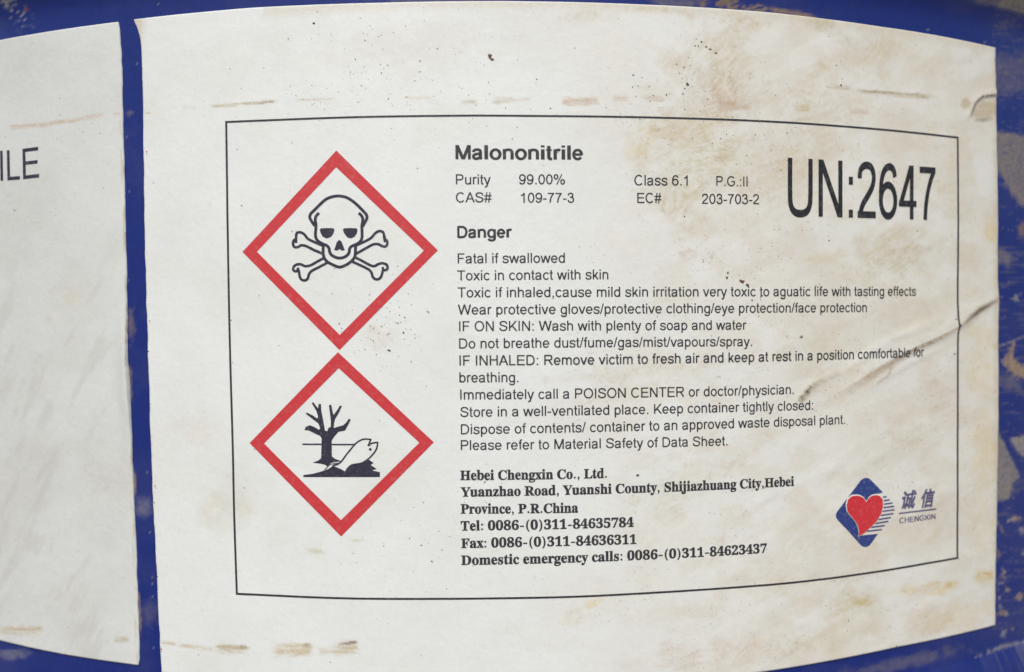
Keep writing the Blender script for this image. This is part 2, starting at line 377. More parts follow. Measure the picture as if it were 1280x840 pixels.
WHITE = np.array([.745, .780, .765])
TAN = np.array([.53, .435, .265]); OCHRE = np.array([.53, .40, .15]); PINK = np.array([.53, .40, .28]); GREY = np.array([.46, .45, .40]); DARK = np.array([.13, .10, .07]); OLIVE = np.array([.52, .465, .28])
def paper_wear_and_shade(X, Y):
    col = np.ones(X.shape+(3,))*WHITE
    def lay(mask, c):
        mk = np.clip(mask, 0, 1); k = mk > .003; mk = mk[k][:, None]; col[k] = col[k]*(1-mk)+np.asarray(c)*mk
    g1 = fbm(X/3, Y/3, 41, 3); g2 = fbm(X/1.7, Y/1.7, 43, 2)
    wp = fbm(X/120, Y/100, 51, 2)-.5; wq = fbm(X/60, Y/60, 52, 2)-.5
    sx, sy = rot(X+40*wq, Y+70*wp+26*wq, -32+0*X.mean()); scr = .6*fbm(sx/16, sy/2.6, 45, 3)+.4*fbm(X/3.2, Y/3.2, 48, 3)           # wiping strokes, up to the right
    hx = fbm(X/26, Y/2.0, 47, 3)                                        # horizontal rubbing
    cloud = fbm(X/95, Y/75, 49, 5)
    lay(.03+.10*sstep(.42, .7, cloud)*(.5+g1), TAN*np.array([1.05, 1.15, 1.4]))
    lay((.10*sstep(600, 800, X)+.20*sstep(700, 1250, X))*(.55+.9*cloud)*(.8+.4*g1), np.array([.66, .58, .43]))                # warm dust film on the right half, with side light fall-off painted in
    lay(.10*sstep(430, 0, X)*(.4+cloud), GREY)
    lay((X < 178)*(.22+.20*cloud+.14*g1*sstep(150, 20, X)), np.array([.45, .46, .44]))        # grey over the name label, painting in light fall-off at the left
    lay(.10*sstep(.60, .76, scr)*sstep(700, 850, X), TAN)
    lay(.17*sstep(.48, .62, fbm(X/40, Y/26, 95, 5))*sstep(720, 860, X)*(.6+.8*scr), TAN*1.08)
    lay(.16*sstep(.5, .7, fbm(X/40, Y/30, 97, 4))*sstep(900, 1050, X)*(.6+.8*hx), PINK*1.1)
    # big wiped stain above the class line
    st = (sstep(.36, .62, scr)*.6+.5)*(.7+.5*g1)
    fin = .6+.8*sstep(.35, .65, fbm(sx/7, sy/1.5, 46, 2))*(X < 1010)+.4*(X >= 1010)
    for cx, cy, rx, ry, an, s, c in (
        (868, 200, 78, 62, -25, .38, OLIVE), (880, 110, 72, 70, -30, .30, TAN), (912, 128, 34, 26, 0, .50, PINK),
        (835, 163, 46, 16, 3, .55, TAN*1.05), (800, 185, 22, 22, 0, .34, OCHRE*1.2), (905, 193, 22, 13, -40, .55, OLIVE*.92),
        (855, 262, 32, 24, 10, .36, TAN), (870, 290, 40, 20, 0, .22, TAN), (1005, 165, 70, 55, -30, .22, TAN),
        (905, 62, 50, 38, -50, .26, TAN), (1078, 72, 46, 36, -35, .34, TAN), (1022, 88, 18, 12, -40, .44, TAN),
        (1030, 34, 30, 14, 30, .46, OLIVE*.85), (1125, 70, 60, 26, 0, .16, OLIVE),
        (730, 22, 34, 7, -6, .32, TAN), (805, 12, 46, 5, 3, .28, TAN), (920, 26, 70, 9, 8, .3, TAN),
        (1110, 318, 62, 32, -10, .50, OLIVE*.97), (1000, 120, 120, 30, 4, .22, TAN), (1000, 210, 60, 60, -30, .24, TAN), (1190, 230, 30, 60, 0, .18, TAN), (1225, 440, 20, 70, 0, .30, OCHRE*1.3), (1228, 560, 18, 60, 0, .28, OCHRE*1.3), (1200, 770, 40, 16, -14, .3, OCHRE*1.25), (1020, 322, 38, 7, -8, .30, OCHRE*1.1), (1132, 312, 36, 8, -6, .34, PINK),
        (862, 318, 15, 7, -8, .36, PINK), (885, 318, 12, 7, 0, .36, PINK), (955, 235, 60, 50, -30, .2, TAN),
        (1010, 700, 110, 70, 0, .16, TAN), (1060, 752, 42, 22, -12, .42, OLIVE*.98), (1160, 736, 42, 10, -6, .46, OCHRE*1.15),
        (1186, 731, 12, 7, 0, .55, OCHRE*1.1), (1230, 719, 12, 12, 0, .72, OCHRE*1.1), (1076, 752, 14, 7, 0, .55, OCHRE),
        (1238, 290, 10, 20, 10, .55, OCHRE*1.3), (1216, 330, 20, 30, 0, .2, TAN), (1180, 500, 34, 40, -20, .26, PINK), (1120, 560, 70, 44, -30, .22, OLIVE),
        (1225, 620, 22, 90, 0, .20, OCHRE*1.2), (905, 815, 120, 24, -6, .26, PINK), (740, 754, 12, 5, -30, .55, OCHRE*1.3), (718, 772, 20, 14, -40, .22, TAN),
        (860, 610, 120, 30, -32, .22, OLIVE), (780, 465, 110, 12, -6, .26, TAN), (760, 495, 80, 12, -8, .22, TAN), (1080, 410, 120, 34, -20, .17, OLIVE),
        (478, 420, 24, 18, 20, .16, TAN), (467, 410, 10, 7, 0, .2, TAN), (398, 689, 12, 4, 14, .5, OLIVE), (446, 675, 10, 3, 0, .5, OLIVE),
        (252, 545, 40, 30, 30, .16, TAN), (285, 630, 40, 32, -20, .26, OLIVE), (90, 372, 22, 16, 0, .13, OCHRE*1.2), (63, 400, 7, 12, 0, .16, OCHRE),
        (1180, 640, 50, 60, 0, .16, TAN), (520, 60, 110, 40, 0, .14, TAN), (1160, 780, 60, 20, -10, .22, TAN), (1030, 800, 60, 18, -10, .3, OLIVE)):
        bl = blob(X, Y, cx, cy, rx, ry, an, .8, .9, int(cx), 16)
        lay(s*1.12*bl*(st*fin if cx > 700 else (.4+1.0*g1)), c)
    # rubbed streaks along the hoop lines
    for x0, x1, y0, y1, hh, s, c in (
        (230, 246, 136, 135, 3.0, .42, TAN), (262, 302, 134, 131, 2.6, .62, TAN*.9), (300, 346, 131, 127, 2.6, .60, TAN*.75), (322, 342, 130, 128, 2.0, .5, DARK*2),
        (372, 420, 126, 124, 2.2, .34, TAN), (505, 542, 123, 123, 2.0, .28, TAN), (575, 596, 129, 127, 3, .45, TAN*.85), (616, 642, 127, 125, 4, .48, TAN*.9), (642, 664, 125, 124, 3, .40, TAN),
        (704, 748, 127, 127, 6, .62, PINK), (765, 786, 124, 124, 4.5, .56, PINK), (802, 830, 123, 124, 4.5, .55, PINK*.95), (893, 938, 131, 133, 7, .45, PINK*.9),
        (992, 1013, 135, 136, 5, .62, TAN), (1032, 1062, 108, 111, 2.5, .62, TAN*.8), (1060, 1160, 113, 122, 4, .66, TAN*.95), (1062, 1150, 113, 119, 1.3, .5, DARK*2), (1142, 1160, 119, 122, 4, .5, OLIVE*.8),
        (1060, 1086, 139, 141, 4, .34, PINK), (1156, 1170, 160, 164, 4, .35, OCHRE*1.3),
        (12, 56, 160, 157, 3.2, .62, PINK), (56, 128, 156, 145, 3.4, .58, PINK), (143, 153, 143, 142, 2, .5, TAN), (182, 190, 141, 141, 2, .5, TAN),
        (0, 54, 788, 787, 6, .72, TAN*.95), (143, 163, 798, 799, 4, .66, TAN*.85), (203, 222, 802, 805, 3, .6, TAN), (222, 268, 806, 811, 3.2, .62, TAN), (270, 310, 810, 811, 6, .72, TAN*.9), (300, 309, 806, 807, 3, .5, DARK*2.5),
        (342, 392, 812, 811, 9, .68, TAN*1.02), (380, 390, 806, 808, 3, .4, DARK*2), (398, 418, 814, 811, 6, .5, TAN), (416, 449, 812, 806, 9, .72, TAN*.95), (424, 447, 806, 801, 2.2, .75, DARK*1.5)):
        cx, cy = (x0+x1)/2, (y0+y1)/2; L = (x1-x0)/2; an = math.degrees(math.atan2(y1-y0, x1-x0))
        kk = (np.abs(X-cx) < L*1.4+4) & (np.abs(Y-cy) < hh*2+8)
        xs_, ys_, h_ = X[kk], Y[kk], hx[kk]
        dx, dy = rot(xs_-cx, ys_-cy, an)
        mk = np.zeros(X.shape)
        m1 = (1-sstep(.7, 1.15, np.abs(dx)/L+.6*(fbm(ys_/2.5, xs_/12, 61, 2)-.5)))*(1-sstep(.35, 1.25, np.abs(dy)/hh+.7*(fbm(xs_/7, ys_/2.2, 63, 2)-.5)))
        mk[kk] = s*1.15*m1*np.clip(-.15+2.0*h_, 0, 1.2)*(.5+.8*g2[kk]); lay(mk, c)
    # long wrinkles that hold dust
    wx, wy = rot(X, Y, -30)
    lay(.08*sstep(.58, .70, fbm(wx/120, wy/14, 71, 3))*sstep(650, 950, X), TAN)
    wx, wy = rot(X, Y, -66)
    lay(.30*sstep(.55, .74, fbm(wx/50, wy/12, 73, 4))*sstep(175, 120, X)*sstep(250, 420, Y), GREY)
    lay(.20*blob(X, Y, 150, 620, 60, 130, 0, .8, 1.1, 8, 30)*(X < 172)*g1*1.4, GREY)
    # dirt and painted-in shade below the fold; dirt round the short crease and tear
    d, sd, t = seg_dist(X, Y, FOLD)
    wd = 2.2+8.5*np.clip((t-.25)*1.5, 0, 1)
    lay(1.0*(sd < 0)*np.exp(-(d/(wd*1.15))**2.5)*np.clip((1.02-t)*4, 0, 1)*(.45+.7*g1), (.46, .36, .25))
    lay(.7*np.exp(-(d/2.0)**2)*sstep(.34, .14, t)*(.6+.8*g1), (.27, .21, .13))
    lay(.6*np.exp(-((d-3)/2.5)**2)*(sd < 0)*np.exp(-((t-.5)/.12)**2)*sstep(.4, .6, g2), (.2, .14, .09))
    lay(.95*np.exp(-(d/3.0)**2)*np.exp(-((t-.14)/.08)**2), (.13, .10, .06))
    d, sd, t = seg_dist(X, Y, FOLD2)
    lay(.85*np.exp(-(d/3.6)**2)*np.clip(1.2-t*.8, 0, 1)*(.2+1.2*g1), (.36, .27, .15))
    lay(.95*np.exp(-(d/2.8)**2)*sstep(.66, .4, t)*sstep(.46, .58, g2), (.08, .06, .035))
    d, sd, t = seg_dist(X, Y, [(1096, 478), (1108, 470), (1113, 460)]); lay(.45*np.exp(-(d/1.6)**2), PINK*.62)
    lay(.80*blob(X, Y, 1228, 137, 19, 15, 0, .5, .6, 23, 7)*(.5+.6*hx), TAN*.9)
    lay(.70*blob(X, Y, 1206, 130, 8, 9, 0, .6, .6, 23, 6), TAN*.92)
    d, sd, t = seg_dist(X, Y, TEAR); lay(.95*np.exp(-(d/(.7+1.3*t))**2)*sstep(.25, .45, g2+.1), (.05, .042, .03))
    lay(.5*blob(X, Y, 1228, 150, 14, 3, -5, .8, .8, 23, 4), (.2, .14, .08))
    # grubby edges
    lay(.55*sstep(1236, 1246, X+3*(g1-.5))*(.3+.9*fbm(Y/14, X*0, 83, 3)), TAN*.9)
    lay(.45*sstep(188, 176, X)*sstep(80, 20, Y)*(X > 160), TAN)
    lay(.5*sstep(3.2, .5, np.abs(X-(154+(Y-200)*.031)))*sstep(.48, .62, fbm(Y/30, X/3, 85, 4))*(X < 178)*(Y > 150), TAN*.8)
    lay(.30*sstep(14, 2, Y-(2+((X-620)/620)**2*55))*(X > 330)*(.3+g1)*(X < 1240), TAN)
    # fine freckles
    lay(.32*sstep(.72, .86, fbm(X/1.8, Y/1.5, 91, 3))*sstep(.45, .65, fbm(X/45, Y/45, 92, 3))*(.5+sstep(500, 900, X)), DARK*2.2)
    return col

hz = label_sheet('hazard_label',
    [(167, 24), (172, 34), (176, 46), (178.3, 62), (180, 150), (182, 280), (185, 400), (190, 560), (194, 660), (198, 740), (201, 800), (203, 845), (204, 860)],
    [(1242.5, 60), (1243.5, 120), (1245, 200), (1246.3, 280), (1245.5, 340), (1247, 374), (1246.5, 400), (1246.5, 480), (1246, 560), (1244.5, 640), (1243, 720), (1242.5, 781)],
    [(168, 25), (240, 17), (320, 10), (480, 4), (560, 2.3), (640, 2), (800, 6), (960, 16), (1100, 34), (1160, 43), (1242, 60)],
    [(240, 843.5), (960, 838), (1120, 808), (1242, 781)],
    'large white hazard label with black frame, two red diamonds and text', paper_wear_and_shade)
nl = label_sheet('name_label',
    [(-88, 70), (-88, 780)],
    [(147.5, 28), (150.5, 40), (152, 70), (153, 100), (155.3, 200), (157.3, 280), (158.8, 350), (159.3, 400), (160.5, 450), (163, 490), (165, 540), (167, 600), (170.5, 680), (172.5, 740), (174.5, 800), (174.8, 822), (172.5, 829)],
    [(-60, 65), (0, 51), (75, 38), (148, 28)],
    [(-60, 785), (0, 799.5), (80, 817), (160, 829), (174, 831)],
    'white name label at the far left, its lettering running out of view', paper_wear_and_shade)

# ------------------------------------------------------------------ print on the paper
def to3(a, z, off=PRINT):
    a = np.asarray(a, float); z = np.asarray(z, float)
    r = R+np.maximum(relief(a, z)+off, .00012+PRINT-SHEET)
    return np.stack([r*np.sin(a), -r*np.cos(a), z], -1)
def finish(name, AZ, faces, material, parent, off=PRINT, label=None):
    AZ = np.array(AZ); off = off+(AZ[:, 2] if AZ.shape[1] > 2 else 0); me = mesh(name, [tuple(p) for p in to3(AZ[:, 0], AZ[:, 1], off)], faces, False)
    return link(name, me, material, parent, label)
def subdivide(AZ, F, lim):
    """split long edges so the ink follows the fold"""
    bm = bmesh.new()
    for p in AZ: bm.verts.new((p[0]*R, p[1], p[2] if len(p) > 2 else 0))
    bm.verts.ensure_lookup_table()
    for f in F:
        try: bm.faces.new([bm.verts[i] for i in f])
        except ValueError: pass
    for _ in range(6):
        e = [e for e in bm.edges if e.calc_length() > lim]
        if not e: break
        bmesh.ops.subdivide_edges(bm, edges=e, cuts=1, use_grid_fill=True)
        bmesh.ops.triangulate(bm, faces=[f for f in bm.faces if len(f.verts) > 4])
    bm.verts.index_update()
    v = [(p.co.x/R, p.co.y, p.co.z) for p in bm.verts]; f = [tuple(q.index for q in p.verts) for p in bm.faces]; bm.free()
    return v, f
class Ink:
    def __init__(s): s.v = []; s.f = []
    def tri2(s, vs, fs):
        k = len(s.v); s.v += vs; s.f += [tuple(i+k for i in f) for f in fs]
    def poly(s, pts):
        q = [at(*p) for p in pts]
        t = tessellate_polygon([[Vector((p[0], p[1], 0)) for p in pts]])
        fs = []
        for a, b_, c in t:
            (x0, y0), (x1, y1), (x2, y2) = q[a], q[b_], q[c]
            cr = (x1-x0)*(y2-y0)-(x2-x0)*(y1-y0)
            if abs(cr) < 1e-14: continue
            fs.append((a, b_, c) if cr > 0 else (a, c, b_))
        s.tri2(q, fs)
    def stroke(s, pts, wd, step=4, smooth_it=False, wd2=None):
        if smooth_it: pts = catmull(pts)
        P = []
        for (x0, y0), (x1, y1) in zip(pts, pts[1:]):
            n = max(1, int(math.hypot(x1-x0, y1-y0)/step))
            P += [(x0+(x1-x0)*i/n, y0+(y1-y0)*i/n) for i in range(n)]
        P.append(pts[-1]); n = len(P); vs = []
        for i, (x, y) in enumerate(P):
            a = P[max(i-1, 0)]; b_ = P[min(i+1, n-1)]; dx, dy = b_[0]-a[0], b_[1]-a[1]; L = math.hypot(dx, dy) or 1
            h = (wd if wd2 is None else wd+(wd2-wd)*i/(n-1))/2
            e = 0
            if i == 0: e = -.35*h
            if i == n-1: e = .35*h
            x += dx/L*e; y += dy/L*e
            vs += [at(x-dy/L*h, y+dx/L*h), at(x+dy/L*h, y-dx/L*h)]
        s.tri2(vs, [(2*i, 2*i+2, 2*i+3, 2*i+1) for i in range(n-1)])
    def build(s, name, material, parent, off=PRINT, label=None, fine=None):
        if fine: s.v, s.f = subdivide(s.v, s.f, fine)
        return finish(name, s.v, s.f, material, parent, off, label)
def catmull(p, k=5):
    out = []
    for i in range(len(p)-1):
        p0 = p[max(i-1, 0)]; p1 = p[i]; p2 = p[i+1]; p3 = p[min(i+2, len(p)-1)]
        for j in range(k):
            t = j/k
            out.append(tuple(.5*((2*p1[c])+(-p0[c]+p2[c])*t+(2*p0[c]-5*p1[c]+4*p2[c]-p3[c])*t*t+(-p0[c]+3*p1[c]-3*p2[c]+p3[c])*t**3) for c in (0, 1)))
    out.append(p[-1]); return out

# frame line
fr = Ink()
top = catmull([(283.5, 153), (320, 151.4), (440, 147), (560, 145.2), (640, 145.2), (800, 147), (960, 152.3), (1100, 162.2), (1195.5, 172.3)])
bot = catmull([(297, 741.6), (320, 742.6), (450, 747.6), (640, 747), (773, 742.7), (960, 730.4), (1083, 715.8), (1195, 696.9)])
fr.stroke(top, 2.5, wd2=2.4); fr.stroke(bot, 2.6, wd2=2.4)
fr.stroke(catmull([(283.8, 152), (285.6, 280), (288, 420), (292, 560), (293.6, 640), (297, 742.5)]), 2.5)
fr.stroke(catmull([(1195.5, 171.5), (1196.2, 280), (1195.6, 395), (1198.6, 407), (1196, 418), (1195.4, 540), (1195, 697.5)]), 2.1)
fr.build('printed_frame', M['black'], hz, label='thin dark rectangular frame line round the print')

def diamond(outer, inner, label):
    k = Ink()
    for i in range(4):
        a, b_ = outer[i], outer[(i+1) % 4]; c, d_ = inner[i], inner[(i+1) % 4]; n = 24
        vs = []
        for j in range(n+1):
            t = j/n
            vs += [at(a[0]+(b_[0]-a[0])*t, a[1]+(b_[1]-a[1])*t), at(c[0]+(d_[0]-c[0])*t, c[1]+(d_[1]-c[1])*t)]
        k.tri2(vs, [(2*j, 2*j+1, 2*j+3, 2*j+2) for j in range(n)])
    return k.build('red_diamond', M['red'], hz, label=label)
diamond([(421, 188.5), (547.5, 313), (425, 437.5), (304, 315)], [(420.8, 209.3), (530, 313.3), (425.3, 418.6), (322, 314.8)], 'upper red diamond round the skull and crossbones')
diamond([(423, 440), (542.5, 552.5), (427, 670), (313, 553.5)], [(424, 460), (524.5, 553), (426.8, 649.6), (331, 554)], 'lower red diamond round the tree and fish')

def sk(pts): return [(340+u/5.6, 220+v/5.6) for u, v in pts]
k = Ink(); W_ = 3.7
for p, w_ in (([(302, 348), (282, 320), (268, 290), (275, 265), (300, 240), (340, 200), (380, 165), (420, 148), (465, 141), (510, 147), (550, 165), (595, 200), (640, 245), (662, 270), (667, 295), (655, 322), (640, 350)], W_),
          ([(330, 262), (312, 283), (306, 310), (312, 345), (308, 400), (310, 430), (325, 455), (355, 474), (385, 487), (402, 505), (407, 532), (422, 555), (450, 570), (475, 575), (505, 570), (530, 555), (543, 535), (546, 512), (560, 493), (590, 480), (615, 465), (631, 440), (633, 400), (632, 350), (638, 310), (632, 283), (612, 262)], W_),
          ([(362, 492), (362, 545), (370, 575), (390, 600), (425, 620), (460, 635), (478, 638), (500, 633), (540, 612), (570, 585), (585, 555), (588, 492)], W_),
          ([(362, 490), (300, 463), (255, 440), (232, 412), (210, 397), (187, 396), (174, 410), (171, 440), (156, 452), (151, 475), (160, 497), (185, 498), (208, 486), (242, 491), (300, 520), (360, 545)], 3.3),
          ([(171, 440), (172, 466)], 3.4),
          ([(590, 488), (650, 460), (695, 435), (722, 405), (747, 388), (774, 390), (786, 410), (790, 440), (807, 455), (808, 480), (794, 495), (770, 490), (745, 478), (710, 480), (650, 512), (592, 545)], 3.3),
          ([(788, 425), (795, 460)], 3.8),
          ([(375, 570), (320, 600), (275, 625), (240, 632), (220, 625), (200, 618), (175, 621), (156, 637), (155, 660), (174, 668), (188, 657), (195, 680), (200, 708), (215, 728), (240, 730), (256, 715), (262, 690), (282, 665), (330, 640), (395, 605)], 3.3),
          ([(585, 570), (640, 598), (690, 625), (720, 631), (747, 617), (775, 611), (802, 620), (812, 640), (804, 657), (780, 662), (774, 682), (765, 707), (748, 722), (725, 722), (707, 705), (700, 680), (680, 655), (620, 625), (565, 600)], 3.3),
          ([(778, 640), (779, 664)], 3.0), ([(186, 645), (190, 664)], 3.2)):
    k.stroke(sk(p), w_, 2, len(p) > 2)
k.poly(sk([(338, 378), (346, 367), (390, 365), (432, 367), (441, 376), (433, 405), (415, 428), (385, 438), (358, 425), (344, 400)]))
k.poly(sk([(499, 378), (507, 367), (550, 365), (594, 367), (602, 376), (597, 402), (580, 427), (555, 438), (530, 430), (508, 402)]))
k.poly(sk([(473, 447), (490, 460), (513, 520), (490, 523), (475, 512), (462, 523), (438, 520), (456, 465)]))
k.build('skull_and_crossbones', M['navy'], hz, fine=.003, label='black outline skull and crossbones in the upper red diamond')

def tr(pts): return [(350+u/6, 480+v/6) for u, v in pts]
k = Ink()
k.poly(tr([(248, 588), (290, 572), (312, 555), (315, 480), (316, 405), (305, 387), (260, 367), (220, 347), (188, 344), (198, 320), (230, 307), (265, 322), (296, 342), (306, 330), (292, 295), (250, 262), (198, 222), (205, 212), (250, 234), (284, 258), (289, 240), (277, 200), (242, 142), (253, 134), (290, 182), (294, 148), (311, 148), (314, 200), (328, 270), (342, 348), (360, 352), (365, 330), (384, 318), (386, 280), (371, 158), (388, 153), (397, 200), (405, 230), (430, 198), (453, 160), (468, 165), (447, 212), (417, 262), (410, 290), (406, 328), (440, 318), (478, 307), (499, 288), (520, 258), (535, 265), (517, 302), (492, 347), (442, 357), (412, 392), (392, 422), (393, 540), (420, 560), (468, 578), (420, 582), (385, 590), (358, 615), (340, 602), (300, 594)]))
k.poly(tr([(180, 680), (250, 671), (310, 655), (370, 633), (400, 612), (430, 622), (470, 640), (497, 657), (512, 630), (545, 606), (610, 592), (662, 560), (706, 590), (682, 604), (728, 635), (692, 645), (752, 658), (752, 695), (180, 695)]))
k.stroke(tr([(175, 450), (312, 450)]), 1.9); k.stroke(tr([(395, 452), (562, 452)]), 1.9)
k.stroke(tr([(400, 612), (455, 588), (500, 530), (540, 480), (580, 437), (630, 412), (686, 414)]), 2.0, 3, True)
k.stroke(tr([(686, 414), (666, 452), (700, 440), (736, 435)]), 2.0, 3)
k.stroke(tr([(736, 435), (728, 480), (704, 520), (662, 562), (612, 592), (545, 604), (512, 630), (497, 656)]), 2.0, 3, True)
k.stroke(tr([(340, 640), (380, 600), (460, 588)]), 1.2, 3)
k.poly(tr([(680+11*math.cos(i*.785), 488+11*math.sin(i*.785)) for i in range(8)])); k.poly(tr([(655, 452), (690, 458), (664, 466)]))
k.build('dead_tree_and_fish', M['navy'], hz, fine=.002, label='black dead tree and dead fish in the lower red diamond')

# ---- lettering
ADV = dict(zip('abcdefghijklmnopqrstuvwxyz', [556, 556, 500, 556, 556, 278, 556, 556, 222, 222, 500, 222, 833, 556, 556, 556, 556, 333, 500, 278, 556, 500, 722, 500, 500, 500]))
ADV.update(dict(zip('ABCDEFGHIJKLMNOPQRSTUVWXYZ', [667, 667, 722, 722, 667, 611, 778, 722, 278, 500, 667, 556, 833, 722, 778, 667, 778, 722, 667, 611, 722, 667, 944, 667, 667, 611])))
ADV.update({c: 556 for c in '0123456789#'}); ADV.update({' ': 278, ',': 278, '.': 278, '/': 278, ':': 278, '-': 333, '%': 889})
ADVB = dict(ADV); ADVB.update(zip('abcdefghilmnorty', [556, 611, 556, 611, 556, 333, 611, 611, 278, 278, 889, 611, 611, 389, 333, 556]))
BASE = {'sans': (0x1d5a0, 0x1d7e2), 'bold': (0x1d5d4, 0x1d7ec), 'serif': (0x1d400, 0x1d7ce)}
def mapch(c, style):
    u, dg = BASE[style]
    if 'A' <= c <= 'Z': return chr(u+ord(c)-65)
    if 'a' <= c <= 'z': return chr(u+26+ord(c)-97)
    if c.isdigit(): return chr(dg+ord(c)-48)
    return c
def text_mesh(s, offset):
    cu = bpy.data.curves.new('lettering', 'FONT'); cu.body = s; cu.resolution_u = 3; cu.fill_mode = 'FRONT'
    o = bpy.data.objects.new('lettering', cu); C.objects.link(o); bpy.context.view_layer.update()
    me = bpy.data.meshes.new_from_object(o.evaluated_get(bpy.context.evaluated_depsgraph_get()))
    v = [(p.co.x, p.co.y) for p in me.vertices]; f = [tuple(p.vertices) for p in me.polygons]
    bpy.data.objects.remove(o); bpy.data.curves.remove(cu); bpy.data.meshes.remove(me)
    if offset:                                  # a bolder weight: push the outline outwards
        key = {}; rep_ = [key.setdefault((round(x, 5), round(y, 5)), i) for i, (x, y) in enumerate(v)]
        f = [tuple(rep_[i] for i in p) for p in f]; f = [p for p in f if len(set(p)) == len(p)]
        f = [p if (v[p[1]][0]-v[p[0]][0])*(v[p[2]][1]-v[p[0]][1])-(v[p[2]][0]-v[p[0]][0])*(v[p[1]][1]-v[p[0]][1]) > 0 else tuple(reversed(p)) for p in f]
        ed = set()
        for p in f:
            for a, b_ in zip(p, p[1:]+p[:1]): ed.add((a, b_))
        nrm = {}
        for a, b_ in ed:
            if (b_, a) in ed: continue
            dx, dy = v[b_][0]-v[a][0], v[b_][1]-v[a][1]; L = math.hypot(dx, dy)
            if L < 1e-7: continue
            for i in (a, b_): nrm.setdefault(i, []).append((dy/L, -dx/L))
        for i, ns in nrm.items():
            sx, sy = sum(n[0] for n in ns), sum(n[1] for n in ns); L = math.hypot(sx, sy)
            if L < 1e-6: continue
            sx, sy = sx/L, sy/L; c = max(.5, sx*ns[0][0]+sy*ns[0][1]); v[i] = (v[i][0]+sx*offset/c, v[i][1]+sy*offset/c)
    return v, f
_cache = {}
def box(x0, y0, x1, y1): return [(x0, y0), (x1, y0), (x1, y1), (x0, y1)], [(0, 1, 2, 3)]
def _arc(cx, cy, rx, ry, a0, a1, n=22):
    return [(cx+rx*math.cos(math.radians(a0+(a1-a0)*i/n)), cy+ry*math.sin(math.radians(a0+(a1-a0)*i/n))) for i in range(n+1)]
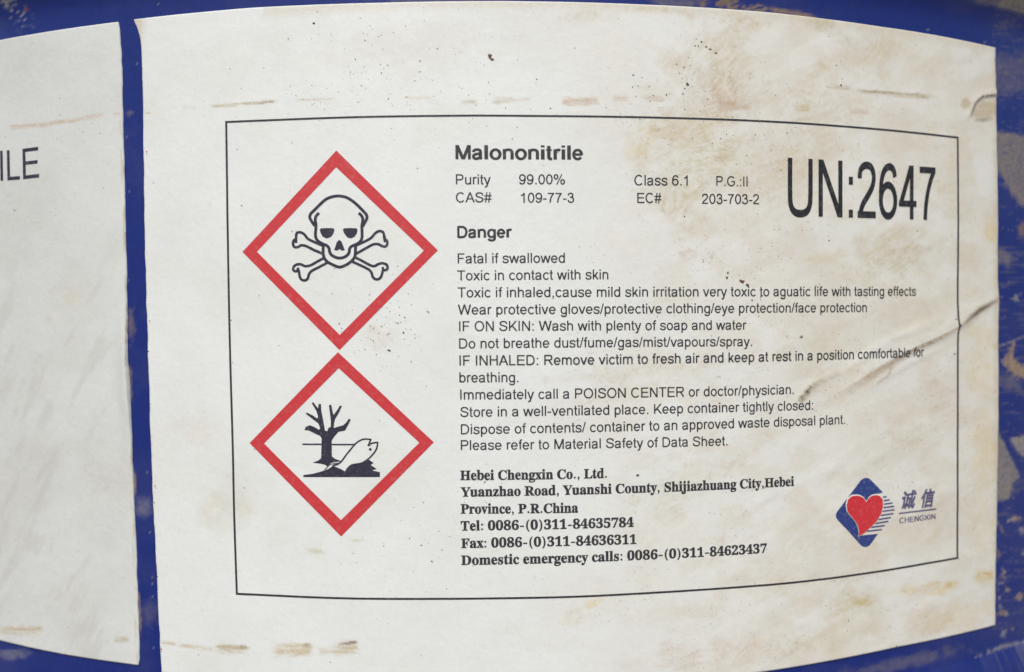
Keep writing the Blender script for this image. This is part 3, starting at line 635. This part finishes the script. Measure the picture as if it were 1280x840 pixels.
def grotesque(c, w):
    """a plain grotesque letter as strokes: r = box, b = bar with level ends, s = smooth stroke, o = closed ring"""
    h = w/2; xs = .519; cp = .716; r = 'r'; b = 'b'; sm = 's'; o = 'o'
    stem = lambda x, y0=0, y1=cp: (r, x-h, y0, x+h, y1)
    bowl = [(.11, .28), (.125, .40), (.19, .47), (.285, .488), (.385, .465), (.435, .39), (.445, .30), (.445, 0)]
    six = [(sm, [(.462, .545), (.435, .625), (.37, .668), (.29, .676), (.19, .635), (.12, .54), (.088, .41), (.082, .25)]), (o, .278, .235, .196, .203)]
    G = {
    'a': [(sm, [(.078, .365), (.105, .435), (.17, .48), (.265, .49), (.36, .475), (.412, .425), (.42, .35), (.42, .14), (.426, .06), (.447, 0)]), (sm, [(.42, .305), (.33, .28), (.20, .258), (.11, .22), (.08, .15), (.105, .07), (.18, .032), (.27, .038), (.365, .09), (.42, .18)])],
    'b': [stem(.11), (o, .286, .259, .182, .232)], 'c': [(sm, _arc(.272, .259, .194, .232, 38, 322))], 'd': [stem(.446), (o, .268, .259, .186, .232)],
    'e': [(sm, _arc(.277, .259, .197, .232, -4, 324)), (r, .07, .262-h*.85, .50, .262+h*.85)],
    'f': [(sm, [(.144, 0), (.144, .55), (.158, .645), (.21, .684), (.285, .680)]), (r, .01, .446, .265, .519)],
    'g': [(r, .446-h, .0, .446+h, .519), (o, .268, .259, .186, .232), (sm, [(.446, .04), (.44, -.07), (.385, -.155), (.275, -.175), (.165, -.155), (.088, -.075)])],
    'h': [stem(.11), (sm, bowl)], 'i': [stem(.11, 0, xs), stem(.11, .616, cp)], 'l': [stem(.108)],
    'k': [stem(.11), (b, .145, .165, .40, .519, 1.25), (b, .235, .30, .44, 0, 1.2)],
    'm': [stem(.11, 0, xs), (sm, [(.11, .28), (.125, .40), (.18, .47), (.265, .488), (.355, .465), (.405, .39), (.416, .30), (.416, 0)]), (sm, [(.416, .28), (.43, .40), (.49, .47), (.575, .488), (.665, .465), (.715, .39), (.723, .30), (.723, 0)])],
    'n': [stem(.11, 0, xs), (sm, bowl)], 'o': [(o, .278, .259, .196, .232)],
    'p': [stem(.11, -.199, xs), (o, .286, .259, .182, .232)], 'q': [stem(.446, -.199, xs), (o, .268, .259, .186, .232)],
    'r': [stem(.11, 0, xs), (sm, [(.11, .26), (.12, .39), (.17, .465), (.245, .488), (.325, .470)])],
    's': [(sm, [(.432, .37), (.405, .45), (.335, .485), (.245, .49), (.155, .475), (.098, .425), (.092, .36), (.14, .305), (.25, .272), (.365, .235), (.42, .18), (.418, .11), (.355, .045), (.25, .028), (.145, .045), (.088, .09), (.066, .16)])],
    't': [(sm, [(.131, .685), (.131, .16), (.142, .07), (.185, .034), (.262, .036)]), (r, .015, .447, .255, .519)],
    'u': [(sm, [(.11, .519), (.11, .20), (.125, .10), (.18, .042), (.262, .03), (.355, .055), (.42, .12), (.446, .22)]), (r, .446-h, 0, .446+h, xs)],
    'v': [(b, .055, .519, .25, 0, 1.12), (b, .445, .519, .25, 0, 1.12)], 'w': [(b, .05, .519, .195, 0, 1.1), (b, .361, .519, .195, 0, 1.1), (b, .361, .519, .527, 0, 1.1), (b, .672, .519, .527, 0, 1.1)],
    'x': [(b, .06, 0, .435, .519, 1.25), (b, .065, .519, .44, 0, 1.25)], 'y': [(b, .055, .519, .25, 0, 1.12), (b, .445, .519, .225, -.09, 1.12), (sm, [(.245, -.03), (.215, -.13), (.165, -.172), (.065, -.168)])],
    'A': [(b, .045, 0, .333, .716, 1.1), (b, .622, 0, .333, .716, 1.1), (r, .15, .217, .52, .292)], 'C': [(sm, _arc(.375, .358, .287, .33, 42, 320))],
    'D': [stem(.122), (sm, [(.12, .676), (.32, .676), (.45, .655), (.56, .57), (.61, .45), (.618, .358), (.61, .26), (.56, .145), (.45, .06), (.32, .04), (.12, .04)])],
    'E': [stem(.124), (r, .08, .634, .617, .716), (r, .08, .33, .585, .41), (r, .08, 0, .63, .082)], 'F': [stem(.124), (r, .08, .634, .56, .716), (r, .08, .325, .505, .405)],
    'G': [(sm, _arc(.40, .358, .312, .33, 42, 320)), (r, .41, .295, .71, .375), (r, .71-w, .13, .71, .34)], 'H': [stem(.124), stem(.598), (r, .08, .35, .64, .43)], 'I': [stem(.139)],
    'K': [stem(.118), (b, .13, .20, .585, .716, 1.3), (b, .27, .41, .615, 0, 1.3)], 'L': [stem(.117), (r, .08, 0, .52, .082)],
    'M': [stem(.118), stem(.715), (b, .13, .716, .417, 0, 1.15), (b, .703, .716, .417, 0, 1.15)], 'N': [stem(.12), stem(.60), (b, .125, .716, .595, 0, 1.2)],
    'O': [(o, .389, .358, .30, .33)], 'P': [stem(.122), (sm, [(.12, .674), (.37, .674), (.49, .655), (.56, .59), (.568, .50), (.545, .41), (.48, .35), (.37, .33), (.12, .33)])],
    'R': [stem(.122), (sm, [(.12, .674), (.42, .674), (.54, .655), (.605, .59), (.612, .515), (.59, .43), (.52, .37), (.42, .35), (.12, .35)]), (b, .40, .35, .635, 0, 1.25)],
    'S': [(sm, [(.572, .50), (.545, .60), (.46, .66), (.33, .676), (.205, .655), (.125, .59), (.118, .51), (.17, .43), (.33, .378), (.49, .328), (.565, .27), (.575, .18), (.515, .09), (.41, .045), (.31, .038), (.18, .065), (.11, .13), (.086, .235)])],
    'T': [stem(.305), (r, .02, .634, .592, .716)], 'U': [(sm, [(.124, .716), (.124, .26), (.15, .12), (.23, .05), (.36, .03), (.49, .05), (.57, .12), (.598, .26), (.598, .716)])],
    'W': [(b, .055, .716, .245, 0, 1.1), (b, .472, .716, .245, 0, 1.1), (b, .472, .716, .70, 0, 1.1), (b, .888, .716, .70, 0, 1.1)], 'X': [(b, .055, 0, .60, .716, 1.25), (b, .06, .716, .61, 0, 1.25)],
    '0': [(o, .278, .353, .193, .325)], '1': [stem(.327, 0, .71), (sm, [(.345, .675), (.27, .59), (.20, .545), (.112, .512)])],
    '2': [(sm, [(.086, .505), (.10, .60), (.17, .658), (.275, .678), (.38, .655), (.442, .58), (.447, .49), (.405, .395), (.30, .29), (.17, .175), (.09, .04)]), (r, .035, 0, .503, .085)],
    '3': [(sm, [(.088, .52), (.115, .61), (.18, .665), (.27, .678), (.36, .655), (.415, .59), (.412, .50), (.36, .425), (.22, .392)]), (sm, [(.22, .395), (.34, .385), (.43, .33), (.462, .23), (.44, .12), (.37, .05), (.26, .03), (.17, .05), (.105, .11), (.082, .19)])],
    '4': [(r, .324, 0, .324+w, .71), (r, .02, .165, .508, .245), (b, .062, .19, .36, .71, 1.15)], '6': six,
    '7': [(r, .045, .622, .508, .706), (sm, [(.462, .66), (.36, .52), (.28, .36), (.23, .19), (.208, 0)])], '9': [],
    '%': [(o, .205, .53, .125, .155), (o, .685, .175, .125, .155), (b, .255, -.02, .635, .72, .8)],
    '#': [(b, .115, -.01, .215, .72, .85), (b, .34, -.01, .44, .72, .85), (r, .01, .435, .545, .51), (r, .01, .20, .545, .275)],
    '.': [(r, .089, 0, .191, .10)], ',': [(r, .087, 0, .189, .10), (b, .165, .01, .115, -.13, .6)], ':': [(r, .089, 0, .191, .10), (r, .089, .419, .191, .519)],
    '-': [(r, .03, .215, .30, .303)], '/': [(b, .035, -.012, .245, .73, .85)]}
    if c == '9': G['9'] = [(sm, [(.556-x, .706-y) for x, y in six[0][1]]), (o, .278, .471, .196, .203)]
    V = []; F = []; LAY = []
    for e in G[c]:
        k = len(V); LAY.append((k, len(LAY)))
        if e[0] == 'r': V += [(e[1], e[2]), (e[3], e[2]), (e[3], e[4]), (e[1], e[4])]; F.append((k, k+1, k+2, k+3))
        elif e[0] == 'b':
            _, x0, y0, x1, y1, ww = e; q = h*ww; V += [(x0-q, y0), (x0+q, y0), (x1+q, y1), (x1-q, y1)]; F.append((k, k+1, k+2, k+3))
        else:
            P = catmull(e[1], 4) if e[0] == 's' and len(e[1]) < 21 else (e[1] if e[0] == 's' else _arc(*e[1:5], 0, 360, 26))
            n = len(P)
            for i in range(n):
                a, b_ = (P[max(i-1, 0)], P[min(i+1, n-1)]) if e[0] == 's' else (P[(i-1) % (n-1)], P[(i+1) % (n-1)])
                dx, dy = b_[0]-a[0], b_[1]-a[1]; L = math.hypot(dx, dy) or 1
                V += [(P[i][0]-dy/L*h, P[i][1]+dx/L*h*.93), (P[i][0]+dy/L*h, P[i][1]-dx/L*h*.93)]
            F += [(k+2*i, k+2*i+1, k+2*i+3, k+2*i+2) for i in range(n-1)]
    # every stroke sits a hair above the one before, so crossing strokes never share a plane
    ly = [0]*len(V)
    for k, n in LAY:
        for i in range(k, len(V)): ly[i] = n*8e-6
    return [(p[0], p[1], q) for p, q in zip(V, ly)], F
def glyph(c, style, off):
    key = (c, style, off)
    if key in _cache: return _cache[key]
    e = off
    if c == ' ': r = ([], [], .26)
    elif style != 'serif':
        v, f = grotesque(c, off); r = (v, f, ADV.get(c, 556)/1000)
    elif c in '.:' and style != 'serif':
        v, f = box(.09-e, 0, .19+e, .10+e)
        if c == ':': v2, f2 = box(.09-e, .42-e, .19+e, .52); v = v+v2; f = f+[(4, 5, 6, 7)]
        r = (v, f, .278)
    elif c == '-':
        v, f = box(.045, .235-e, .29, .305+e*2) if style != 'serif' else box(.05, .20, .35, .30); r = (v, f, .333 if style != 'serif' else .40)
    elif c == '/':
        r = ([(0, -.012), (.07+e, -.012), (.285+e, .73), (.215, .73)], [(0, 1, 2, 3)], .278)
    elif c in '.:,' :
        def disc(y, rr=.078): return [(.14+rr*math.cos(i*.785), y+rr*math.sin(i*.785)) for i in range(8)], [tuple(range(8))]
        v, f = disc(.07)
        if c == ':': v2, _ = disc(.42); v = v+v2; f = f+[tuple(range(8, 16))]
        if c == ',': v = v+[(.13, .0), (.215, .05), (.20, -.05), (.10, -.16), (.085, -.13)]; f = f+[(8, 12, 11, 10, 9)]
        r = (v, f, .28)
    elif c in '()' and style == 'serif':
        pts = [(.30, .76), (.17, .62), (.10, .42), (.10, .16), (.17, -.04), (.30, -.18)]; pi = [(.345, .70), (.275, .60), (.225, .42), (.225, .16), (.275, -.02), (.345, -.12)]
        v = pts+pi; f = [(i, i+1, i+7, i+6) for i in range(5)]
        if c == ')': v = [(.40-x, y) for x, y in v]
        r = (v, f, .40)
    else:
        m_ = mapch(c, style); v, f = text_mesh(m_, off); ref, _ = text_mesh(m_+mapch('l', style), off); one, _ = text_mesh(mapch('l', style), off)
        a = max(p[0] for p in ref)-max(p[0] for p in one)
        r = (v, f, a)
    _cache[key] = r; return r
def write(text, basepts, cap, style='sans', name='text_line', off=.100, parent=None, material=None, cap_end=None, shear=0, label=None, sub=None, x_of=None):
    """set a line of lettering along the baseline through the measured points; cap = capital height in the photograph"""
    parent = parent or hz; material = material or M['black']
    if label is None and name in ('text_line', 'heading'):
        ws = text.replace('"', '').split()
        label = 'bold serif address line, number %d from the top' % SERIF.index(text.split()[0]) if style == 'serif' else ('bold heading reading ' if style == 'bold' else 'line of print reading ')+' '.join(ws[:7])
    q = np.array([at(*p) for p in basepts]); c0 = at(basepts[0][0], basepts[0][1]-cap)[1]-q[0, 1]
    c1 = c0 if cap_end is None else at(basepts[-1][0], basepts[-1][1]-cap_end)[1]-q[-1, 1]
    deg = min(len(q)-1, 2); pf = np.polyfit(q[:, 0], q[:, 1], deg)
    capu = .678 if style == 'serif' else .716
    vs = []; fs = []; x = 0; xs = []
    for ch in text:
        v, f, a = glyph(ch, style, off)
        if style == 'serif': adv = a; sx = 1
        else:
            adv = (ADVB if style == 'bold' else ADV).get(ch, 556)/1000
            sx = adv/a if a else 1
        up = 1.07 if style == 'serif' and ch.islower() else 1
        k_ = len(vs); vs += [(x+p[0]*sx, p[1]*up, p[2] if len(p) > 2 else 0) for p in v]; fs += [tuple(i+k_ for i in p) for p in f]
        x += adv
    X0 = min(p[0] for p in vs); X1 = max(p[0] for p in vs)
    out = []
    for px_, py_, ly_ in vs:
        t = (px_-X0)/(X1-X0)
        if x_of: t = x_of(t)
        ch = c0+(c1-c0)*t
        a = q[0, 0]+(q[-1, 0]-q[0, 0])*t+shear*py_*ch/capu/R
        out.append((a, float(np.polyval(pf, q[0, 0]+(q[-1, 0]-q[0, 0])*t))+py_*ch/capu, ly_))
    F = []
    for f in fs:
        (x0, y0), (x1, y1), (x2, y2) = out[f[0]][:2], out[f[1]][:2], out[f[2]][:2]
        F.append(f if (x1-x0)*(y2-y0)-(x2-x0)*(y1-y0) > 0 else tuple(reversed(f)))
    if sub: out, F = subdivide(out, F, sub)
    return finish(name, out, F, material, parent, PRINT if not sub else PRINT+.00004, label)

SERIF = ['', 'Hebei', 'Yuanzhao', 'Province,', 'Tel:', 'Fax:', 'Domestic']
write('Malononitrile', [(569.5, 199.5), (650, 199.7), (728.5, 200)], 17.8, 'bold', 'heading', .142)
write('Purity', [(570, 230.8), (613.5, 230.8)], 12.6); write('99.00%', [(648.7, 230.7), (706, 230.7)], 12.6)
write('CAS#', [(570, 253.3), (614.5, 253.3)], 12.6); write('109-77-3', [(651, 253.5), (717.3, 253.6)], 12.4)
write('Class 6.1', [(792.3, 232), (859, 232.3)], 13); write('P.G.:II', [(894.5, 232.8), (933.5, 233.3)], 12.4)
write('EC#', [(796, 254), (826, 254)], 12.6); write('203-703-2', [(876.7, 255), (947.7, 255.5)], 12.6)
write('Danger', [(571.7, 297.4), (640, 297)], 14.4, 'bold', 'heading', .142)
LC = 12.5
for tx, bp in (
    ('Fatal if swallowed', [(572.3, 329.4), (706, 328.5)]),
    ('Toxic in contact with skin', [(571.7, 350.6), (760, 349.2)]),
    ('Toxic if inhaled,cause mild skin irritation very toxic to aguatic life with tasting effects', [(572.3, 371.7), (800, 371.2), (960, 370), (1143.5, 369.8)]),
    ('Wear protective gloves/protective clothing/eye protection/face protection', [(572.5, 393.2), (800, 391.8), (1082, 390)]),
    ('IF ON SKIN: Wash with plenty of soap and water', [(574, 414), (740, 413), (932, 412)]),
    ('Do not breathe dust/fume/gas/mist/vapours/spray.', [(574, 435.5), (740, 434), (939, 432.5)]),
    ('IF INHALED: Remove victim to fresh air and keep at rest in a position comfortable for', [(574.5, 456.7), (760, 455), (963, 451.5), (1100, 447.5), (1153, 445.2)]),
    ('breathing.', [(574.3, 477.8), (648, 477.5)]),
    ('Immediately call a POISON CENTER or doctor/physician.', [(575.5, 499.2), (780, 497), (880, 495), (991, 492.3)]),
    ('Store in a well-ventilated place. Keep container tightly closed:', [(575.5, 520.8), (700, 519.7), (815, 516.7), (1015, 512)]),
    ('Dispose of contents/ container to an approved waste disposal plant.', [(576.2, 542.3), (700, 541), (840, 536.9), (935, 534.2), (1055, 529.7)]),
    ('Please refer to Material Safety of Data Sheet.', [(576.2, 562.3), (740, 560.2), (908.5, 556.5)])):
    write(tx, bp, LC, cap_end=LC*(1-.07*max(0, bp[-1][0]-700)/450), sub=.0005 if tx.startswith('IF INH') else None)
SC = 11.4
for tx, bp in (
    ('Hebei Chengxin Co., Ltd.', [(575.3, 599.5), (665, 598.7), (758.3, 596.8)]),
    ('Yuanzhao Road, Yuanshi County, Shijiazhuang City,Hebei', [(576, 620.3), (660, 618.8), (770, 616), (940, 609.8), (991.5, 606.5)]),
    ('Province, P.R.China', [(576, 641.3), (722.5, 640)]),
    ('Tel: 0086-(0)311-84635784', [(576, 662.5), (700, 660.5), (791.7, 657.8)]),
    ('Fax: 0086-(0)311-84636311', [(576.5, 684.3), (700, 681.8), (795, 679.2)]),
    ('Domestic emergency calls: 0086-(0)311-84623437', [(576.5, 705.3), (690, 703.5), (780, 699.5), (957.5, 690.3)])):
    write(tx, bp, SC, 'serif', off=.020)
write('UN:2647', [(983.6, 269.8), (1070, 272.3), (1167.3, 275.3)], 72.3, 'sans', 'un_number', .100, material=M['deep'], cap_end=66.5, sub=.002, label='tall narrow black UN number')
write('ILE', [(2.6, 226.3), (26, 224.7), (50.7, 222)], 37.5, 'sans', 'substance_name', .098, parent=nl, material=M['navy'], cap_end=38.3, label='end of a large dark word')

# ---- company emblem
def lg(pts): return [(1030+u/7.633, 590+v/7.633) for u, v in pts]
k = Ink()
k.poly(lg([(345, 72), (368, 57), (395, 52), (422, 60), (445, 82), (552, 192), (470, 212), (400, 300), (360, 450), (325, 600), (340, 603), (505, 585), (440, 675), (418, 702), (388, 713), (358, 707), (335, 690), (230, 570), (118, 452), (103, 425), (102, 398), (116, 372), (230, 220)]))
k.build('emblem_diamond', M['blue'], hz, fine=.0012, label='dark blue rounded diamond behind the heart')
k = Ink()
heart = [(390, 283), (365, 246), (335, 228), (300, 221), (252, 226), (216, 255), (200, 310), (210, 370), (245, 420), (285, 465), (312, 520), (322, 570), (315, 607), (370, 577), (430, 522), (490, 462), (530, 395), (549, 320), (546, 258), (520, 226), (480, 216), (440, 224), (410, 248)]
hc = (378, 400)
k.poly(lg([(hc[0]+(x-hc[0])*1.05, hc[1]+(y-hc[1])*1.05-3) for x, y in heart if True])); k.build('heart_outline', M['white'], hz, PRINT+.00006, fine=.0012)
k = Ink(); k.poly(lg(heart)); k.build('red_heart', M['heart'], hz, PRINT+.00012, fine=.0012, label='red heart on the blue diamond')
for (x0, y0, x1, y1) in ((552, 238, 582, 232), (554, 272, 612, 263), (554, 304, 640, 293), (550, 338, 655, 324), (546, 372, 658, 357), (532, 410, 648, 394), (508, 450, 625, 431), (478, 488, 600, 467), (440, 524, 565, 508), (395, 562, 538, 546)):
    k = Ink(); k.stroke(lg([(x0, y0), (x1, y1)]), 1.7, 4, wd2=1.7); k.build('emblem_stripe', M['blue'], hz, PRINT)
def hanzi(ch, bx0, by0, bx1, by1, slope):
    v, f = text_mesh(ch, .032); xs = [p[0] for p in v]; ys = [p[1] for p in v]
    k = Ink(); q = []
    for x, y in v:
        u = (x-min(xs))/(max(xs)-min(xs)); w_ = (y-min(ys))/(max(ys)-min(ys))
        q.append(at(*lg([(bx0+(bx1-bx0)*(u*.80+.20*w_), by1+(by0-by1)*w_+slope*u)])[0]))
    F = []
    for p in f:
        (x0, y0), (x1, y1), (x2, y2) = q[p[0]], q[p[1]], q[p[2]]
        F.append(p if (x1-x0)*(y2-y0)-(x2-x0)*(y1-y0) > 0 else tuple(reversed(p)))
    k.tri2(q, F); k.build('chinese_character', M['violet'], hz)
hanzi('诚', 712, 178, 880, 362, -14); hanzi('信', 900, 160, 1052, 345, -14)
k = Ink(); k.stroke(lg([(706, 392), (1053, 350)]), 1.8); k.build('emblem_underline', M['violet'], hz)
write('CHENGXIN', [lg([(706, 486)])[0], lg([(1050, 443)])[0]], 6.6, 'sans', 'company_name', .135, material=M['violet'])

# ------------------------------------------------------------------ dirt specks stuck to the paper
vs = []; fs = []; cols = []
def speck(px, py, r, c, el=1.0, th=0):
    a0, z0 = at(px, py); pxm = R*(CAM_D-1)/FPX; r = r*pxm; n = random.choice((5, 6, 7)); k_ = len(vs)
    h = min(r*.5, .0003); hr = PRINT-.00001
    pts = []
    for i in range(n):
        an = 2*math.pi*i/n+random.uniform(-.3, .3); rr = r*random.uniform(.55, 1.15); x, y = rr*math.cos(an)*el, rr*math.sin(an)
        x, y = x*math.cos(th)-y*math.sin(th), x*math.sin(th)+y*math.cos(th); pts.append((a0+x/R, z0+y))
    aa_ = np.array([p[0] for p in pts]+[a0]); zz_ = np.array([p[1] for p in pts]+[z0])
    q = to3(aa_, zz_, hr); q[-1] = q[-1]*1.0; nrm = np.array([math.sin(a0), -math.cos(a0), 0]); q[-1] += nrm*h
    vs.extend(tuple(p) for p in q); cols.extend([c]*(n+1))
    fs.extend((k_+i, k_+(i+1) % n, k_+n) for i in range(n))
def pick(): return random.choice(((.10, .08, .06), (.20, .16, .11), (.17, .15, .13), (.30, .24, .17), (.08, .07, .06), (.34, .29, .22)))
def on_paper(x, y):
    yt = 2+((x-610)/632)**2*58+2; yb = 846-((x-560)/680)**2*68
    return yt+2 < y < yb-3 and (x < 148+(y*.03) or x > 184+y*.022) and x < 1240
def scatter(n, cx, cy, sx_, sy_, r0, r1):
    for _ in range(n):
        x, y = random.gauss(cx, sx_), random.gauss(cy, sy_)
        if on_paper(x, y): speck(x, y, random.uniform(r0, r1)*random.choice((1, 1, .7)), pick(), random.uniform(.8, 1.8), random.uniform(0, 3))
for _ in range(420):
    x, y = random.uniform(0, 1240), random.uniform(2, 840)
    if on_paper(x, y): speck(x, y, .25+.75*random.random()**3, pick(), random.uniform(.7, 1.6), random.uniform(0, 3))
for a in ((120, 500, 90, 90, 50, .3, .9), (60, 860, 100, 30, 36, .3, 1.0), (110, 1050, 240, 90, 90, .3, .8), (40, 80, 190, 45, 50, .3, .8), (90, 480, 410, 26, 26, .3, 1.0),
          (50, 930, 330, 40, 40, .3, .8), (45, 935, 165, 28, 24, .3, .9), (70, 1100, 500, 80, 60, .3, .8), (90, 1080, 760, 90, 30, .3, .8), (60, 540, 690, 60, 40, .3, .8), (40, 1210, 480, 22, 90, .3, .8), (60, 430, 120, 60, 16, .3, .7), (40, 620, 640, 40, 30, .3, .6)):
    scatter(*a)
BR = (.16, .10, .07); DK = (.05, .045, .04)
for x, y, r, c, el in ((393, 30, 1.7, DK, 1.2), (361, 49, 1.0, DK, 1), (612, 71, 3.2, BR, 1), (615, 75, 2.2, BR, 1.6), (303, 257, 1.2, BR, 1), (20, 263, 1.4, BR, 1), (487, 438, 1.6, DK, 1.3), (505, 416, 1.2, DK, 1.2), (500, 394, 1.1, BR, 1),
                    (876, 53, 1.5, DK, 1), (868, 58, 1.2, DK, 1), (872, 58, 1, DK, 1), (882, 59, 1.1, BR, 2), (887, 62, 1.2, BR, 2), (894, 67, 1.5, BR, 1.6), (854, 85, 1.2, BR, 1), (859, 106, 2.2, BR, 1.2), (855, 111, 1.2, BR, 1), (853, 118, 1.3, BR, 1), (832, 119, 1.4, DK, .8), (790, 109, 1, DK, 1), (797, 108, 1, DK, 1), (811, 109, 1, DK, 1),
                    (909, 341, 2.2, BR, .8), (908, 347, 2.4, BR, 1), (927, 352, 3.0, BR, 1.5), (933, 356, 2.6, BR, 1.3), (939, 375, 1.4, BR, 1), (950, 371, 1.2, BR, 1.4), (1050, 107, 1.5, DK, 1.2), (1044, 82, 1.1, BR, 1), (1035, 301, 1.3, DK, 1), (1000, 421, 2.0, (.25, .22, .17), 2.2), (855, 271, 1.2, DK, 1), (821, 396, 1.2, BR, .6), (797, 594, 2, BR, 1.4), (606, 602, 1.6, BR, .7),
                    (1119, 807, 1.3, DK, 1), (1145, 289, 1.2, DK, 1), (1193, 399, 1.5, (.2, .15, .1), 1.4), (1192, 442, 1.5, BR, 1.4), (1193, 171, 1.2, DK, 1), (948, 152, 2, BR, 1.5), (540, 701, 1.2, BR, 1.2), (480, 682, 1, DK, 1)):
    speck(x, y, r, c, el, random.uniform(-.4, .4))
RED = (.45, .02, .03)
for x, y in ((184.5, 190), (188.5, 401), (195.3, 607), (202.7, 811), (205, 840)): speck(x, y, 1.6, RED, .6, 0); speck(x+.4, y+2.5, .9, RED, .8, 0)
for x, y in ((186.5, 439), (194.5, 628), (197.5, 720)): speck(x, y, 1.1, DK, 1.4, 0)
me = mesh('dirt_specks', vs, fs, False); set_wear(me, np.array(cols)); link('dirt_specks', me, M['dirt'], drum, kind='stuff')
print('triangles', sum(len(o.data.polygons)*2 for o in S.objects if o.type == 'MESH'))
